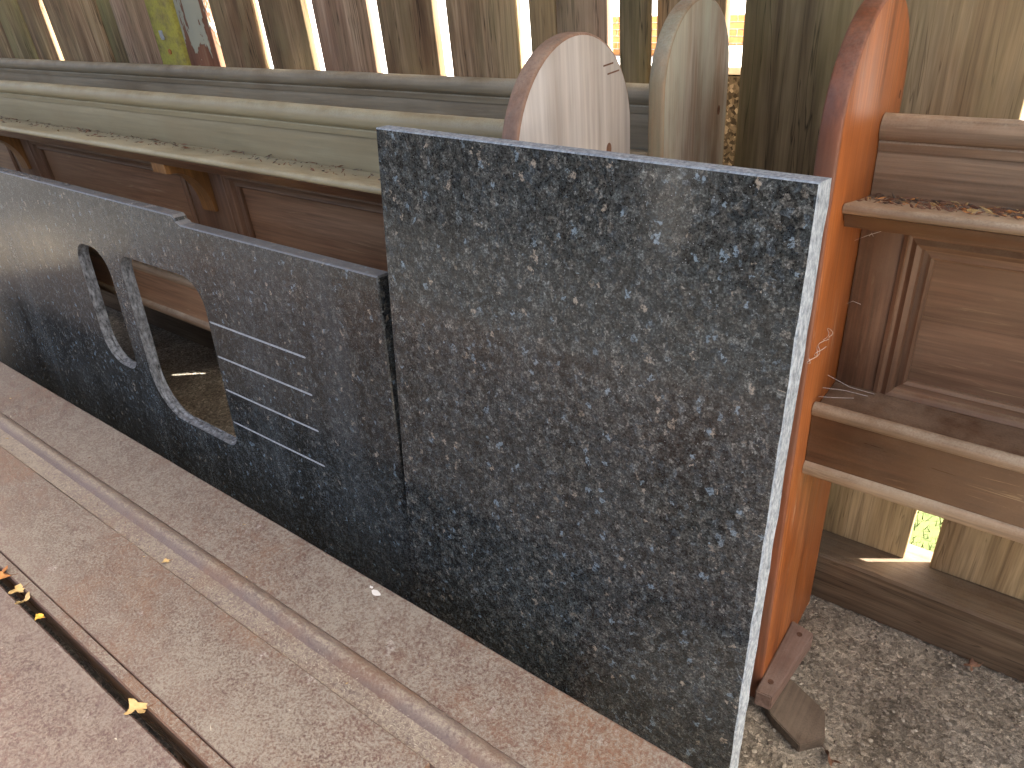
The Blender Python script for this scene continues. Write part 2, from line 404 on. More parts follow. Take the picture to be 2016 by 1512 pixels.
def obj(name, bm, mats, parent=None, base=(0, 0, 0), smooth=35):
    """link a bmesh in world coordinates as one object whose origin is at base"""
    if parent is not None:
        p = parent; base = Vector((0, 0, 0))
        while p is not None:
            base = base + p.location
            p = p.parent
    base = Vector(base)
    bmesh.ops.recalc_face_normals(bm, faces=bm.faces[:])
    finish(bm, smooth)
    bmesh.ops.translate(bm, vec=-base, verts=bm.verts[:])
    me = bpy.data.meshes.new(name)
    bm.to_mesh(me); bm.free()
    for m in (mats if isinstance(mats, (list, tuple)) else [mats]):
        me.materials.append(m)
    o = bpy.data.objects.new(name, me)
    COL.objects.link(o)
    if parent is not None:
        o.parent = parent
    else:
        o.location = base
    return o

def tag(o, label, cat, group=None):
    o['label'] = label; o['category'] = cat
    if group:
        o['group'] = group
    return o

def struct(o):
    o['kind'] = 'structure'
    return o

def thing(name, label, cat, loc, group=None):
    o = bpy.data.objects.new(name, None)
    o.empty_display_size = 0.1
    COL.objects.link(o)
    o.location = loc
    return tag(o, label, cat, group)

def add_box(bm, x0, x1, y0, y1, z0, z1, bev=0.0, seg=2):
    vs = [bm.verts.new((x, y, z)) for x in (x0, x1) for y in (y0, y1) for z in (z0, z1)]
    idx = [(0, 1, 3, 2), (4, 6, 7, 5), (0, 4, 5, 1), (2, 3, 7, 6), (0, 2, 6, 4), (1, 5, 7, 3)]
    fs = [bm.faces.new([vs[i] for i in q]) for q in idx]
    if bev:
        es = list({e for f in fs for e in f.edges})
        bmesh.ops.bevel(bm, geom=es, offset=bev, segments=seg, affect='EDGES', profile=0.5)
    return fs

def box(x0, x1, y0, y1, z0, z1, bev=0.002):
    bm = bmesh.new()
    add_box(bm, x0, x1, y0, y1, z0, z1, bev)
    return bm

def sweep_x(prof, x0, x1, nx=1, jitter=0.0, seed=0, mitre0=0.0, mitre1=0.0):
    """closed (y, z) profile swept along X; mitre shifts the ends with z"""
    bm = bmesh.new()
    rows = []
    for i in range(nx + 1):
        t = i / nx
        row = []
        for (y, z) in prof:
            x = x0 + (x1 - x0) * t
            dy = dz = 0
            if jitter:
                dy = jitter * mnoise.noise(Vector((x * 3.1, y * 9, seed)))
                dz = jitter * mnoise.noise(Vector((x * 2.3, z * 9, seed + 5)))
            row.append(bm.verts.new((x, y + dy, z + dz)))
        rows.append(row)
    n = len(prof)
    for i in range(nx):
        for k in range(n):
            bm.faces.new((rows[i][k], rows[i][(k + 1) % n], rows[i + 1][(k + 1) % n], rows[i + 1][k]))
    bm.faces.new(rows[0]); bm.faces.new(rows[-1])
    return bm

def arc(cy, cz, r, a0, a1, n):
    return [(cy + r * math.cos(R(a0 + (a1 - a0) * i / n)), cz + r * math.sin(R(a0 + (a1 - a0) * i / n))) for i in range(n + 1)]

def tube(bm, pts, rad, n=6):
    rings = []
    for i, p in enumerate(pts):
        p = Vector(p)
        d = (Vector(pts[min(i + 1, len(pts) - 1)]) - Vector(pts[max(i - 1, 0)])).normalized()
        a = d.orthogonal().normalized(); b = d.cross(a)
        rr = rad[i] if isinstance(rad, (list, tuple)) else rad
        rings.append([bm.verts.new(p + rr * (math.cos(2 * math.pi * k / n) * a + math.sin(2 * math.pi * k / n) * b)) for k in range(n)])
    for i in range(len(rings) - 1):
        for k in range(n):
            bm.faces.new((rings[i][k], rings[i][(k + 1) % n], rings[i + 1][(k + 1) % n], rings[i + 1][k]))
    bm.faces.new(rings[0]); bm.faces.new(rings[-1])

# ------------------------------------------------------------------ ground
def sheet(name, x0, x1, y0, y1, z, mat, nx=1, ny=1, amp=0.0):
    bm = bmesh.new()
    g = [[bm.verts.new((x0 + (x1 - x0) * i / nx, y0 + (y1 - y0) * j / ny,
          z + (amp * mnoise.noise(Vector((i * 0.35, j * 0.35, 3))) if amp else 0))) for j in range(ny + 1)] for i in range(nx + 1)]
    for i in range(nx):
        for j in range(ny):
            bm.faces.new((g[i][j], g[i + 1][j], g[i + 1][j + 1], g[i][j + 1]))
    return struct(obj(name, bm, mat))
FY = 1.47            # front face of the fence planks
sheet('lawn', -300, 300, -300, 300, -0.02, LAWN)
sheet('dirt_floor', -7, 5, -0.7, 1.56, -0.004, DIRT, 160, 36, 0.006)
sheet('yard', -90, 60, -3.5, 1.50, -0.012, YARD)
sheet('gravel_path', -90, 60, -60, -3.5, -0.012, PAVE)
sheet('paving', -60, 20, 2.6, 45, -0.012, PAVE)

# loose grit on the dirt where the photograph shows it
def pebble_field(name, spots, mat, seed, label):
    r = random.Random(seed)
    bm = bmesh.new()
    for (x0, x1, y0, y1, cnt) in spots:
        for _ in range(cnt):
            x = r.uniform(x0, x1); y = r.uniform(y0, y1); s = 0.0012 + 0.0040 * r.random() ** 3
            ax = [s * r.uniform(0.7, 1.5), s * r.uniform(0.7, 1.3), s * r.uniform(0.3, 0.6)]
            a = r.uniform(0, 6.28); ca, sa = math.cos(a), math.sin(a)
            v = []
            for (px, py, pz) in ((1, 0, 0), (0.3, 0.9, 0), (-0.7, 0.6, 0), (-0.8, -0.5, 0), (0.25, -0.95, 0), (0.2, 0.15, 1)):
                qx = px * ax[0] * r.uniform(0.8, 1.2); qy = py * ax[1] * r.uniform(0.8, 1.2)
                v.append(bm.verts.new((x + ca * qx - sa * qy, y + sa * qx + ca * qy, pz * ax[2] * 1.4 + 0.0005)))
            for k in range(5):
                bm.faces.new((v[k], v[(k + 1) % 5], v[5]))
            bm.faces.new(v[:5])
    o = obj(name, bm, mat, None, (0, 0, 0), 60)
    o['kind'] = 'stuff'; o['label'] = label; o['category'] = 'gravel'
    return o
SP = [(-0.45, 0.5, 0.85, 1.39, 1.0), (-3.6, -2.0, 0.9, 1.4, 0.9)]
def sp(n): return [(a, b, c, d, int(n * k)) for a, b, c, d, k in SP]
pebble_field('loose_grit', sp(2600), PEBBLES[0], 1, 'fine grey brown grit scattered on the dirt floor')
pebble_field('pale_grit', sp(700), PEBBLES[1], 2, 'pale cream grit chips scattered on the dirt floor')
pebble_field('dark_grit', sp(800), PEBBLES[2], 3, 'dark earthy crumbs scattered on the dirt floor')

# grass outside the fence, close to the gap under the right-hand pew
def grass_patch():
    r = random.Random(4)
    bm = bmesh.new()
    for _ in range(7000):
        x = r.uniform(-1.2, 0.8); y = 1.56 + 0.9 * r.random()
        h = r.uniform(0.015, 0.045); a = r.uniform(0, 6.28); w = 0.0016
        lx = r.uniform(-0.015, 0.015); ly = r.uniform(-0.015, 0.015)
        v = [bm.verts.new((x + w * math.cos(a), y + w * math.sin(a), -0.02)), bm.verts.new((x - w * math.cos(a), y - w * math.sin(a), -0.02)),
             bm.verts.new((x + lx, y + ly, -0.02 + h))]
        bm.faces.new(v)
    g = plain('grass_blade', (0.035, 0.06, 0.012), (0.085, 0.12, 0.03), 8.0, 0.7)
    o = obj('grass', bm, g); o['kind'] = 'stuff'; o['label'] = 'short green grass growing just outside the fence'; o['category'] = 'grass'
grass_patch()

# ------------------------------------------------------------------ fence
K = FY / 1.5
fence = thing('wooden_fence', 'tall weathered vertical plank fence behind all the pews with bright gaps', 'fence', (-1.2, FY, 0))
# (left edge, right edge, depth offset, material index)
planks = [(-5.45, -5.22, 0.0, 1), (-5.2, -4.98, 0.004, 0), (-4.95, -4.72, 0, 2), (-4.71, -4.47, 0.006, 0), (-4.46, -4.23, 0, 1), (-4.21, -3.983, 0.003, 0),
          (-3.979, -3.750, 0.0, 1), (-3.746, -3.555, 0.004, 0), (-3.507, -3.097, 0.0, 0), (-3.093, -2.980, 0.008, 1), (-2.976, -2.731, 0.0, 2),
          (-2.727, -2.571, -0.006, 'M'), (-2.566, -2.389, 0.006, 'P'), (-2.352, -2.137, 0.0, 0), (-2.106, -1.905, 0.003, 0), (-1.855, -1.634, 0.0, 2),
          (-1.599, -1.399, 0.002, 0), (-1.355, -1.140, 0.0, 0), (-1.107, -1.034, 0.004, 3), (-1.030, -0.899, 0.0, 2), (-0.868, -0.803, 0.0, 4),
          (-0.800, -0.648, 0.03, 0), (-0.598, -0.352, 0.0, 4), (-0.346, -0.112, 0.0, 3), (-0.058, 0.16, 0.002, 3), (0.163, 0.41, 0, 0), (0.413, 0.67, 0.003, 2),
          (0.673, 0.92, 0, 1), (0.95, 1.18, 0, 0), (1.21, 1.44, 0, 3), (1.47, 1.70, 0.003, 0), (1.73, 1.96, 0, 2), (1.99, 2.22, 0, 1), (2.25, 2.48, 0, 0)]
def plank_mesh(x0, x1, dy, z0, z1, seed, jit=0.0022):
    bm = bmesh.new()
    r = random.Random(seed)
    n = 14; th = 0.022
    rows = []
    c = 0.003
    bow = r.uniform(-0.003, 0.003)
    for i in range(n + 1):
        z = z0 + (z1 - z0) * i / n
        a = x0 + jit * mnoise.noise(Vector((seed * 3.7, z * 2.2, 0))) * 2
        b = x1 + jit * mnoise.noise(Vector((seed * 5.1, z * 2.2, 7))) * 2
        y = FY + dy + bow * math.sin(z * 1.7)
        rows.append([bm.verts.new(p) for p in ((a, y + c, z), (a + c, y, z), (b - c, y, z), (b, y + c, z), (b, y + th, z), (a, y + th, z))])
    for i in range(n):
        for k in range(6):
            bm.faces.new((rows[i][k], rows[i][(k + 1) % 6], rows[i + 1][(k + 1) % 6], rows[i + 1][k]))
    bm.faces.new(rows[0]); bm.faces.new(rows[-1])
    return bm
for i, (a, b, dy, mi) in enumerate(planks):
    mat = MOSS if mi == 'M' else PEEL if mi == 'P' else FENCE[mi]
    p = obj('plank', plank_mesh(a * K, b * K, dy, 0.142, 2.13 + 0.02 * math.sin(i * 2.3), i + 1), mat, fence, smooth=50)
    if mi == 'M':
        p['label'] = 'plank thick with yellow green moss'
    if mi == 'P':
        p['label'] = 'plank with peeling pale paint'
obj('ground_beam', sweep_x([(FY - 0.082, 0.0), (FY - 0.084, 0.134), (FY - 0.078, 0.14), (FY + 0.06, 0.14), (FY + 0.06, 0.0)], -5.5, 2.5, 80, 0.004, 2), BEAM, fence)
obj('sun_blocker', box(-0.16, 0.0, FY + 0.0305, FY + 0.052, 0.40, 1.08, 0.002), FENCE[0], fence)  # hidden board added to stop sun coming through this gap
for z in (0.62, 1.6):
    obj('fence_rail', box(-5.45, 2.44, FY + 0.0545, FY + 0.10, z, z + 0.09), FENCE[0], fence)
roof = thing('shelter_roof', 'boarded lean-to roof over the pews, above the frame', 'roof', (-1.0, 1.0, 0))
for k in range(6):
    ya = 0.40 + k * 0.21
    za = 2.32 - (ya - 0.40) * 0.075
    obj('roof_board', sweep_x([(ya, za), (ya + 0.214, za - 0.016), (ya + 0.214, za + 0.006), (ya, za + 0.022)], -7.0, 1.35, 1), FENCE[0], roof)
for x in (-6.9, -5.75, 1.29):
    obj('roof_post', box(x - 0.05, x + 0.05, 1.60, 1.64, -0.02, 2.21), FENCE[1], roof)
    obj('roof_post', box(x - 0.05, x + 0.05, 0.44, 0.54, -0.02, 2.31), FENCE[1], roof)
# unseen fence added behind the camera: darkens the slabs' reflections, its gaps streak them
far = thing('reflection_fence', 'dark boarded fence added behind the camera, out of view, for the slab reflections', 'fence', (-1.5, -3.2, 0))
xx = -16.0
k = 0
while xx < 4.5:
    w_ = 0.26 + 0.03 * math.sin(k * 1.7)
    gap = 0.004
    if xx < -2.30 < xx + w_ + 0.1:
        w_ = -2.30 - xx; gap = 0.08
    if xx < -12.2 < xx + w_ + 0.1:
        w_ = -12.2 - xx; gap = 0.5
    obj('plank', box(xx, xx + w_, -3.222, -3.2, -0.012, 1.55 + 0.02 * math.sin(k * 2.1), 0.0), FENCE_REFLECT, far)
    xx += w_ + gap
    k += 1
for z in (1.0, 1.35):
    obj('fence_rail', box(-16.0, 4.6, -3.27, -3.223, z, z + 0.09, 0.0), FENCE_REFLECT, far)
# rusty bolt and torn metal tag on the mossy plank
def px_on_fence(x, z, y):
    return Vector((x, y, z))
bm = bmesh.new()
tube(bm, [(-2.600, FY - 0.0065, 1.196), (-2.600, FY - 0.010, 1.196)], 0.0085, 12)
obj('bolt_head', bm, LEAF_O, fence)
bm = bmesh.new()
add_box(bm, -2.632, -2.612, FY - 0.009, FY - 0.0062, 1.24, 1.262, 0.0)
add_box(bm, -2.625, -2.606, FY - 0.011, FY - 0.0088, 1.234, 1.246, 0.0)
obj('metal_tag', bm, ZINC, fence)

# things outside, seen through the gaps
pier = thing('pebbledash_pier', 'brown pebble-dashed pier outside the fence, seen in the gap beside the algae-stained arch', 'pier', (-0.75, 1.72, 0))
obj('pier_body', sweep_x([(1.60, -0.03), (1.60, 1.15), (1.86, 1.15), (1.86, -0.03)], -0.80, -0.50, 6, 0.006, 9), PEBBLE_WALL, pier)
obj('pier_cap', box(-0.81, -0.49, 1.595, 1.87, 1.152, 1.168, 0.004), COPING, pier)
low = thing('garden_wall', 'low orange brick garden wall beyond the paving, seen through fence gaps', 'wall', (-6, 8.95, 0))
brick_me = None
nb = 0
obj('wall_core', box(-5.7, -2.2, 8.83, 9.03, -0.02, 0.44, 0.0), COPING, low)
for row in range(6):
    for k in range(44):
        x = -5.69 + k * 0.222 + (0.111 if row % 2 else 0)
        if x + 0.21 > -2.2:
            continue
        if brick_me is None:
            bm = box(-0.105, 0.105, -0.01, 0.01, -0.032, 0.032, 0.003)
            o = obj('brick', bm, BRICKM)
            brick_me = o.data
        else:
            o = bpy.data.objects.new('brick', brick_me); COL.objects.link(o)
        o.parent = low
        o.location = Vector((x + 0.105, 8.825, 0.03 + row * 0.074)) - low.location

# ------------------------------------------------------------------ pews
def end_panel(yf, x0, x1, zr=1.17, r=0.165, zb=0.0, lean=0.0, edge=0.004):
    """arched pew end: thick board with a round top, edges eased"""
    yc = yf + r
    out = [(yf, zb)]
    for i in range(6):
        out.append((yf, zb + (zr - zb) * (i + 1) / 7))
    out += [(yc - r * math.cos(R(a)), zr + r * math.sin(R(a))) for a in range(0, 181, 6)]
    for i in range(6):
        out.append((yf + 2 * r, zr - (zr - zb) * (i + 1) / 7))
    out.append((yf + 2 * r, zb))
    bm = bmesh.new()
    n = len(out)
    def off(d):
        res = []
        for k, (y, z) in enumerate(out):
            if z >= zr:
                l = math.hypot(y - yc, z - zr) or 1
                res.append((y - d * (y - yc) / l, z - d * (z - zr) / l))
            else:
                res.append((y + (d if y < yc else -d), z))
        return res
    layers = [(x0, off(edge)), (x0 + edge * 0.3, off(edge * 0.3)), (x0 + edge, off(0)), (x1 - edge, off(0)), (x1 - edge * 0.3, off(edge * 0.3)), (x1, off(edge))]
    rings = [[bm.verts.new((x, y + lean * (z - 1.1), z)) for (y, z) in pts] for x, pts in layers]
    for i in range(5):
        for k in range(n):
            f = bm.faces.new((rings[i][k], rings[i][(k + 1) % n], rings[i + 1][(k + 1) % n], rings[i + 1][k]))
            f.material_index = 1
    bm.faces.new(rings[0]); bm.faces.new(rings[-1])
    return bm

def moulding(x0, x1, z0, z1, y, side, w=0.047):
    """one mitred strip of an ogee panel moulding; side: T B L R"""
    prof = [(0.0, -0.0035), (0.006, -0.005), (0.008, -0.001), (0.012, 0.001), (0.020, -0.004), (0.028, 0.000), (0.031, 0.008), (0.036, 0.009), (0.042, 0.007), (w, 0.012), (w, 0.0195)]
    prof = prof + [(0.0, 0.0195)]
    bm = bmesh.new()
    def pt(u, v, end):
        if side in 'TB':
            x = (x0 + u) if end == 0 else (x1 - u)
            z = z1 - u if side == 'T' else z0 + u
        else:
            z = (z0 + u) if end == 0 else (z1 - u)
            x = x0 + u if side == 'L' else x1 - u
        return (x, y + v, z)
    a = [bm.verts.new(pt(u, v, 0)) for u, v in prof]
    b = [bm.verts.new(pt(u, v, 1)) for u, v in prof]
    n = len(prof)
    for k in range(n):
        bm.faces.new((a[k], a[(k + 1) % n], b[(k + 1) % n], b[k]))
    bm.faces.new(a); bm.faces.new(b)
    return bm

def pew(label, yf, xa, xb, end_left, end_right, muntins, mats, zoff=0.0, arch=(1.172, 0.165)):
    """xa..xb is the body between the two end boards"""
    t = thing('pew', label, 'pew', ((xa + xb) / 2, yf + 0.16, 0), 'old church pews along the fence')
    T = 0.03
    for (side, m) in ((0, end_left), (1, end_right)):
        x0, x1 = (xa - T, xa) if side == 0 else (xb, xb + T)
        o = obj('end_panel', end_panel(yf, x0, x1, arch[0], arch[1]), m, t, smooth=50)
    g = 0.0012
    A, B = xa + g, xb - g
    y = lambda v: yf + v
    Z = lambda v: v + zoff
    L = int((B - A) * 14)
    # rounded capping along the top
    pr = [(y(0.214), Z(1.113)), (y(0.212), Z(1.126))] + [(p, q) for p, q in arc(y(0.2235), Z(1.147), 0.0205, 245, -40, 14)] + [(y(0.252), Z(1.126)), (y(0.252), Z(1.113))]
    obj('top_capping', sweep_x(pr, A, B, L, 0.0015, 1), mats['cap'], t)
    obj('back_board', sweep_x([(y(0.2185), Z(1.036)), (y(0.2165), Z(1.100)), (y(0.2185), Z(1.112)), (y(0.246), Z(1.112)), (y(0.246), Z(1.036))], A, B, L, 0.0008, 3), mats['board'], t)
    # sloping book shelf with a rounded nose
    sh = [(y(0.217), Z(1.0395)), (y(0.066), Z(1.0745))] + arc(y(0.066), Z(1.0672), 0.0072, 100, 260, 6) + [(y(0.217), Z(1.024))]
    s = obj('book_shelf', sweep_x(sh, A, B, L, 0.001, 4), mats['shelf'], t)
    obj('shelf_moulding', sweep_x([(y(0.072), Z(1.0565)), (y(0.074), Z(1.048)), (y(0.080), Z(1.042)), (y(0.083), Z(1.034)), (y(0.094), Z(1.034)), (y(0.094), Z(1.052))], A, B, 1), DARK_BROWN, s)
    ys = 0.197
    obj('top_rail', box(A, B, y(ys), y(0.236), Z(1.0005), Z(1.0235), 0.0012), mats['rail'], t)
    obj('bottom_rail', box(A, B, y(ys), y(0.236), Z(0.600), Z(0.681), 0.0012), mats['rail'], t)
    cuts = [A] + list(muntins) + [B]
    px = []
    for i, c in enumerate(cuts):
        if i == 0:
            s0, s1 = A, A + 0.065
        elif i == len(cuts) - 1:
            s0, s1 = B - 0.065, B
        else:
            s0, s1 = c - 0.09, c + 0.09
        obj('stile', box(s0, s1, y(ys), y(0.236), Z(0.6812), Z(1.0002), 0.0012), mats['stile'], t)
        px.append((s0, s1))
    for i in range(len(px) - 1):
        x0, x1 = px[i][1] + 0.0003, px[i + 1][0] - 0.0003
        z0, z1 = Z(0.6815), Z(1.0000)
        p = obj('panel', box(x0, x1, y(0.217), y(0.228), z0, z1, 0.0), mats['panel'], t)
        for sd in 'TBLR':
            obj('panel_moulding', moulding(x0, x1, z0, z1, y(ys), sd), mats['stile' if sd in 'LR' else 'rail'], p)
    for c in muntins:
        # scrolled bracket carrying the shelf
        bm = bmesh.new()
        prof = [(y(ys) - 0.0006, Z(1.025)), (y(ys) - 0.0006, Z(0.880)), (y(ys) - 0.010, Z(0.880))]
        for k in range(1, 13):
            a = R(90 * k / 12)
            prof.append((y(ys) - 0.010 - 0.088 * (1 - math.cos(a)), Z(0.885) + 0.120 * math.sin(a)))
        prof += [(y(ys) - 0.108, Z(1.008)), (y(ys) - 0.108, Z(1.033)), (y(ys) - 0.088, Z(1.033))]
        v0 = [bm.verts.new((c - 0.030, q, z)) for q, z in prof]; v1 = [bm.verts.new((c + 0.030, q, z)) for q, z in prof]
        n = len(prof)
        for k in range(n):
            bm.faces.new((v0[k], v0[(k + 1) % n], v1[(k + 1) % n], v1[k]))
        bm.faces.new(v0); bm.faces.new(v1)
        obj('shelf_bracket', bm, BRACKET, t)
    # projecting lower rail with a bead above and below
    lr = obj('lower_rail', sweep_x([(y(0.070), Z(0.597)), (y(0.070), Z(0.706)), (y(ys) - 0.0012, Z(0.700)), (y(ys) - 0.0012, Z(0.675)), (y(0.09), Z(0.675)), (y(0.09), Z(0.597))], A, B, L, 0.001, 6), mats['low'], t)
    obj('upper_bead', sweep_x(arc(y(0.0745), Z(0.7130), 0.0125, 0, 345, 15), A, B, L, 0.001, 7), mats['bead'], lr)
    obj('lower_bead', sweep_x(arc(y(0.0765), Z(0.5895), 0.0160, 0, 345, 15), A, B, L, 0.001, 8), mats['bead'], lr)
    return t

MB = dict(cap=OLIVE, board=OLIVE, shelf=OLIVE, rail=BROWN, stile=BROWN_V, panel=PANEL_LIT, low=PANEL_LIT, bead=DUSTY_BROWN)
MA = dict(cap=GREY_OLIVE, board=GREY_OLIVE, shelf=GREY_OLIVE, rail=BROWN, stile=BROWN_V, panel=BROWN, low=BROWN, bead=DUSTY_BROWN)
MC = dict(cap=DUSTY_BROWN, board=DUSTY_BROWN, shelf=DUSTY_BROWN, rail=BROWN, stile=BROWN_V, panel=BROWN, low=DARK_BROWN, bead=DUSTY_BROWN)

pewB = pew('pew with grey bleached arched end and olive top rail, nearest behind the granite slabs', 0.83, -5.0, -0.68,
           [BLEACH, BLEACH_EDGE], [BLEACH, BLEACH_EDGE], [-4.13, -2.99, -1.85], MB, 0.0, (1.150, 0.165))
pewA = pew('pew with algae-stained arched end, rearmost against the fence', 1.172, -5.3, -0.625,
           [ALGAE, ALGAE_EDGE], [ALGAE, ALGAE_EDGE], [-4.10, -2.96, -1.82], MA, 0.0, (1.195, 0.134))
pewC = pew('pew with bright orange arched end, right of the upright granite slab', 1.04, -0.271, 2.2,
           [ORANGE, MAROON], [ORANGE, MAROON], [0.87], MC)

# foot cleat of the orange pew end
bm = bmesh.new()
v = [(-0.2705, 1.003), (-0.237, 1.006), (-0.219, 1.209), (-0.2705, 1.222)]
lo = [bm.verts.new((x, y_, 0.031)) for x, y_ in v]; hi = [bm.verts.new((x, y_, 0.075)) for x, y_ in v]
for k in range(4):
    bm.faces.new((lo[k], lo[(k + 1) % 4], hi[(k + 1) % 4], hi[k]))
bm.faces.new(lo); bm.faces.new(hi)
bmesh.ops.bevel(bm, geom=bm.edges[:], offset=0.0025, segments=2, affect='EDGES')
cleat = obj('foot_cleat', bm, FOOT, pewC)
for (x, y_) in ((-0.244, 1.19), (-0.252, 1.04)):
    bm = bmesh.new(); tube(bm, [(x, y_, 0.0745), (x, y_, 0.0765)], 0.006, 10)
    obj('screw', bm, STEEL, cleat)
bm = bmesh.new()
v = [(-0.262, 1.03), (-0.233, 1.000), (-0.162, 0.966), (-0.126, 1.008), (-0.144, 1.068), (-0.224, 1.105), (-0.255, 1.10)]
lo = [bm.verts.new((x, y_, 0.004)) for x, y_ in v]; hi = [bm.verts.new((x, y_, 0.030)) for x, y_ in v]
for k in range(len(v)):
    bm.faces.new((lo[k], lo[(k + 1) % len(v)], hi[(k + 1) % len(v)], hi[k]))
bm.faces.new(lo); bm.faces.new(hi)
bmesh.ops.bevel(bm, geom=bm.edges[:], offset=0.002, segments=2, affect='EDGES')
o = obj('board_offcut', bm, OFFCUT, None, (-0.19, 1.03, 0))
tag(o, 'pointed dusty brown board offcut on the ground under the orange pew end', 'offcut')

# knots and screw holes in the pew ends
def disc(name, p, axis, r, mat, parent, squash=1.0, th=0.0012):
    bm = bmesh.new()
    n = 14
    a = Vector(axis)
    u = Vector((0, 1, 0)); w = Vector((0, 0, 1))
    rim = [bm.verts.new(Vector(p) + r * (math.cos(2 * math.pi * k / n) * u * squash + math.sin(2 * math.pi * k / n) * w)) for k in range(n)]
    top = bm.verts.new(Vector(p) + a * th)
    for k in range(n):
        bm.faces.new((rim[k], rim[(k + 1) % n], top))
    bm.faces.new(rim)
    return obj(name, bm, mat, parent)
for (ya, za, l_) in ((1.072, 1.257, 0.030), (1.084, 1.243, 0.036)):
    obj('sawn_notch', box(-0.651, -0.6496, ya, ya + l_, za - 0.0012, za + 0.0012, 0.0), LEAF_B, pewB)
disc('screw_hole', (-0.2709, 1.345, 1.178), (-1, 0, 0), 0.0075, LEAF_B, pewC, 0.7)
disc('wood_knot', (-0.6498, 1.085, 1.125), (1, 0, 0), 0.011, LEAF_B, pewB, 0.75)
disc('screw_hole', (-0.5948, 1.40, 1.125), (1, 0, 0), 0.009, LEAF_B, pewA, 0.7)

# ------------------------------------------------------------------ granite slabs
LEAN = R(5.0)
def slab_pt(x, s, d, yt=0.785, zt=0.95):
    """point on the leaning sink slab: s down the face, d into its thickness"""
    return Vector((x, yt - s * math.sin(LEAN) + d * math.cos(LEAN), zt - s * math.cos(LEAN) - d * math.sin(LEAN)))

def rounded(x0, x1, s0, s1, radii, n=8):
    """loop in (x, s); radii for corners TL TR BR BL"""
    pts = []
    cs = [((x0, s0), 180), ((x1, s0), 270), ((x1, s1), 0), ((x0, s1), 90)]
    sg = [(1, 1), (-1, 1), (-1, -1), (1, -1)]
    for i, ((cx, cy), a0) in enumerate(cs):
        r = radii[i]
        ox, oy = cx + sg[i][0] * r, cy + sg[i][1] * r
        for k in range(n + 1):
            a = R(a0 + 90 * k / n)
            pts.append((ox + r * math.cos(a), oy + r * math.sin(a)))
    res = []
    for i, p in enumerate(pts):                       # densify the straight runs
        q = pts[(i + 1) % len(pts)]
        L = math.hypot(q[0] - p[0], q[1] - p[1])
        m = max(1, int(L / 0.012))
        for k in range(m):
            res.append((p[0] + (q[0] - p[0]) * k / m, p[1] + (q[1] - p[1]) * k / m))
    return res

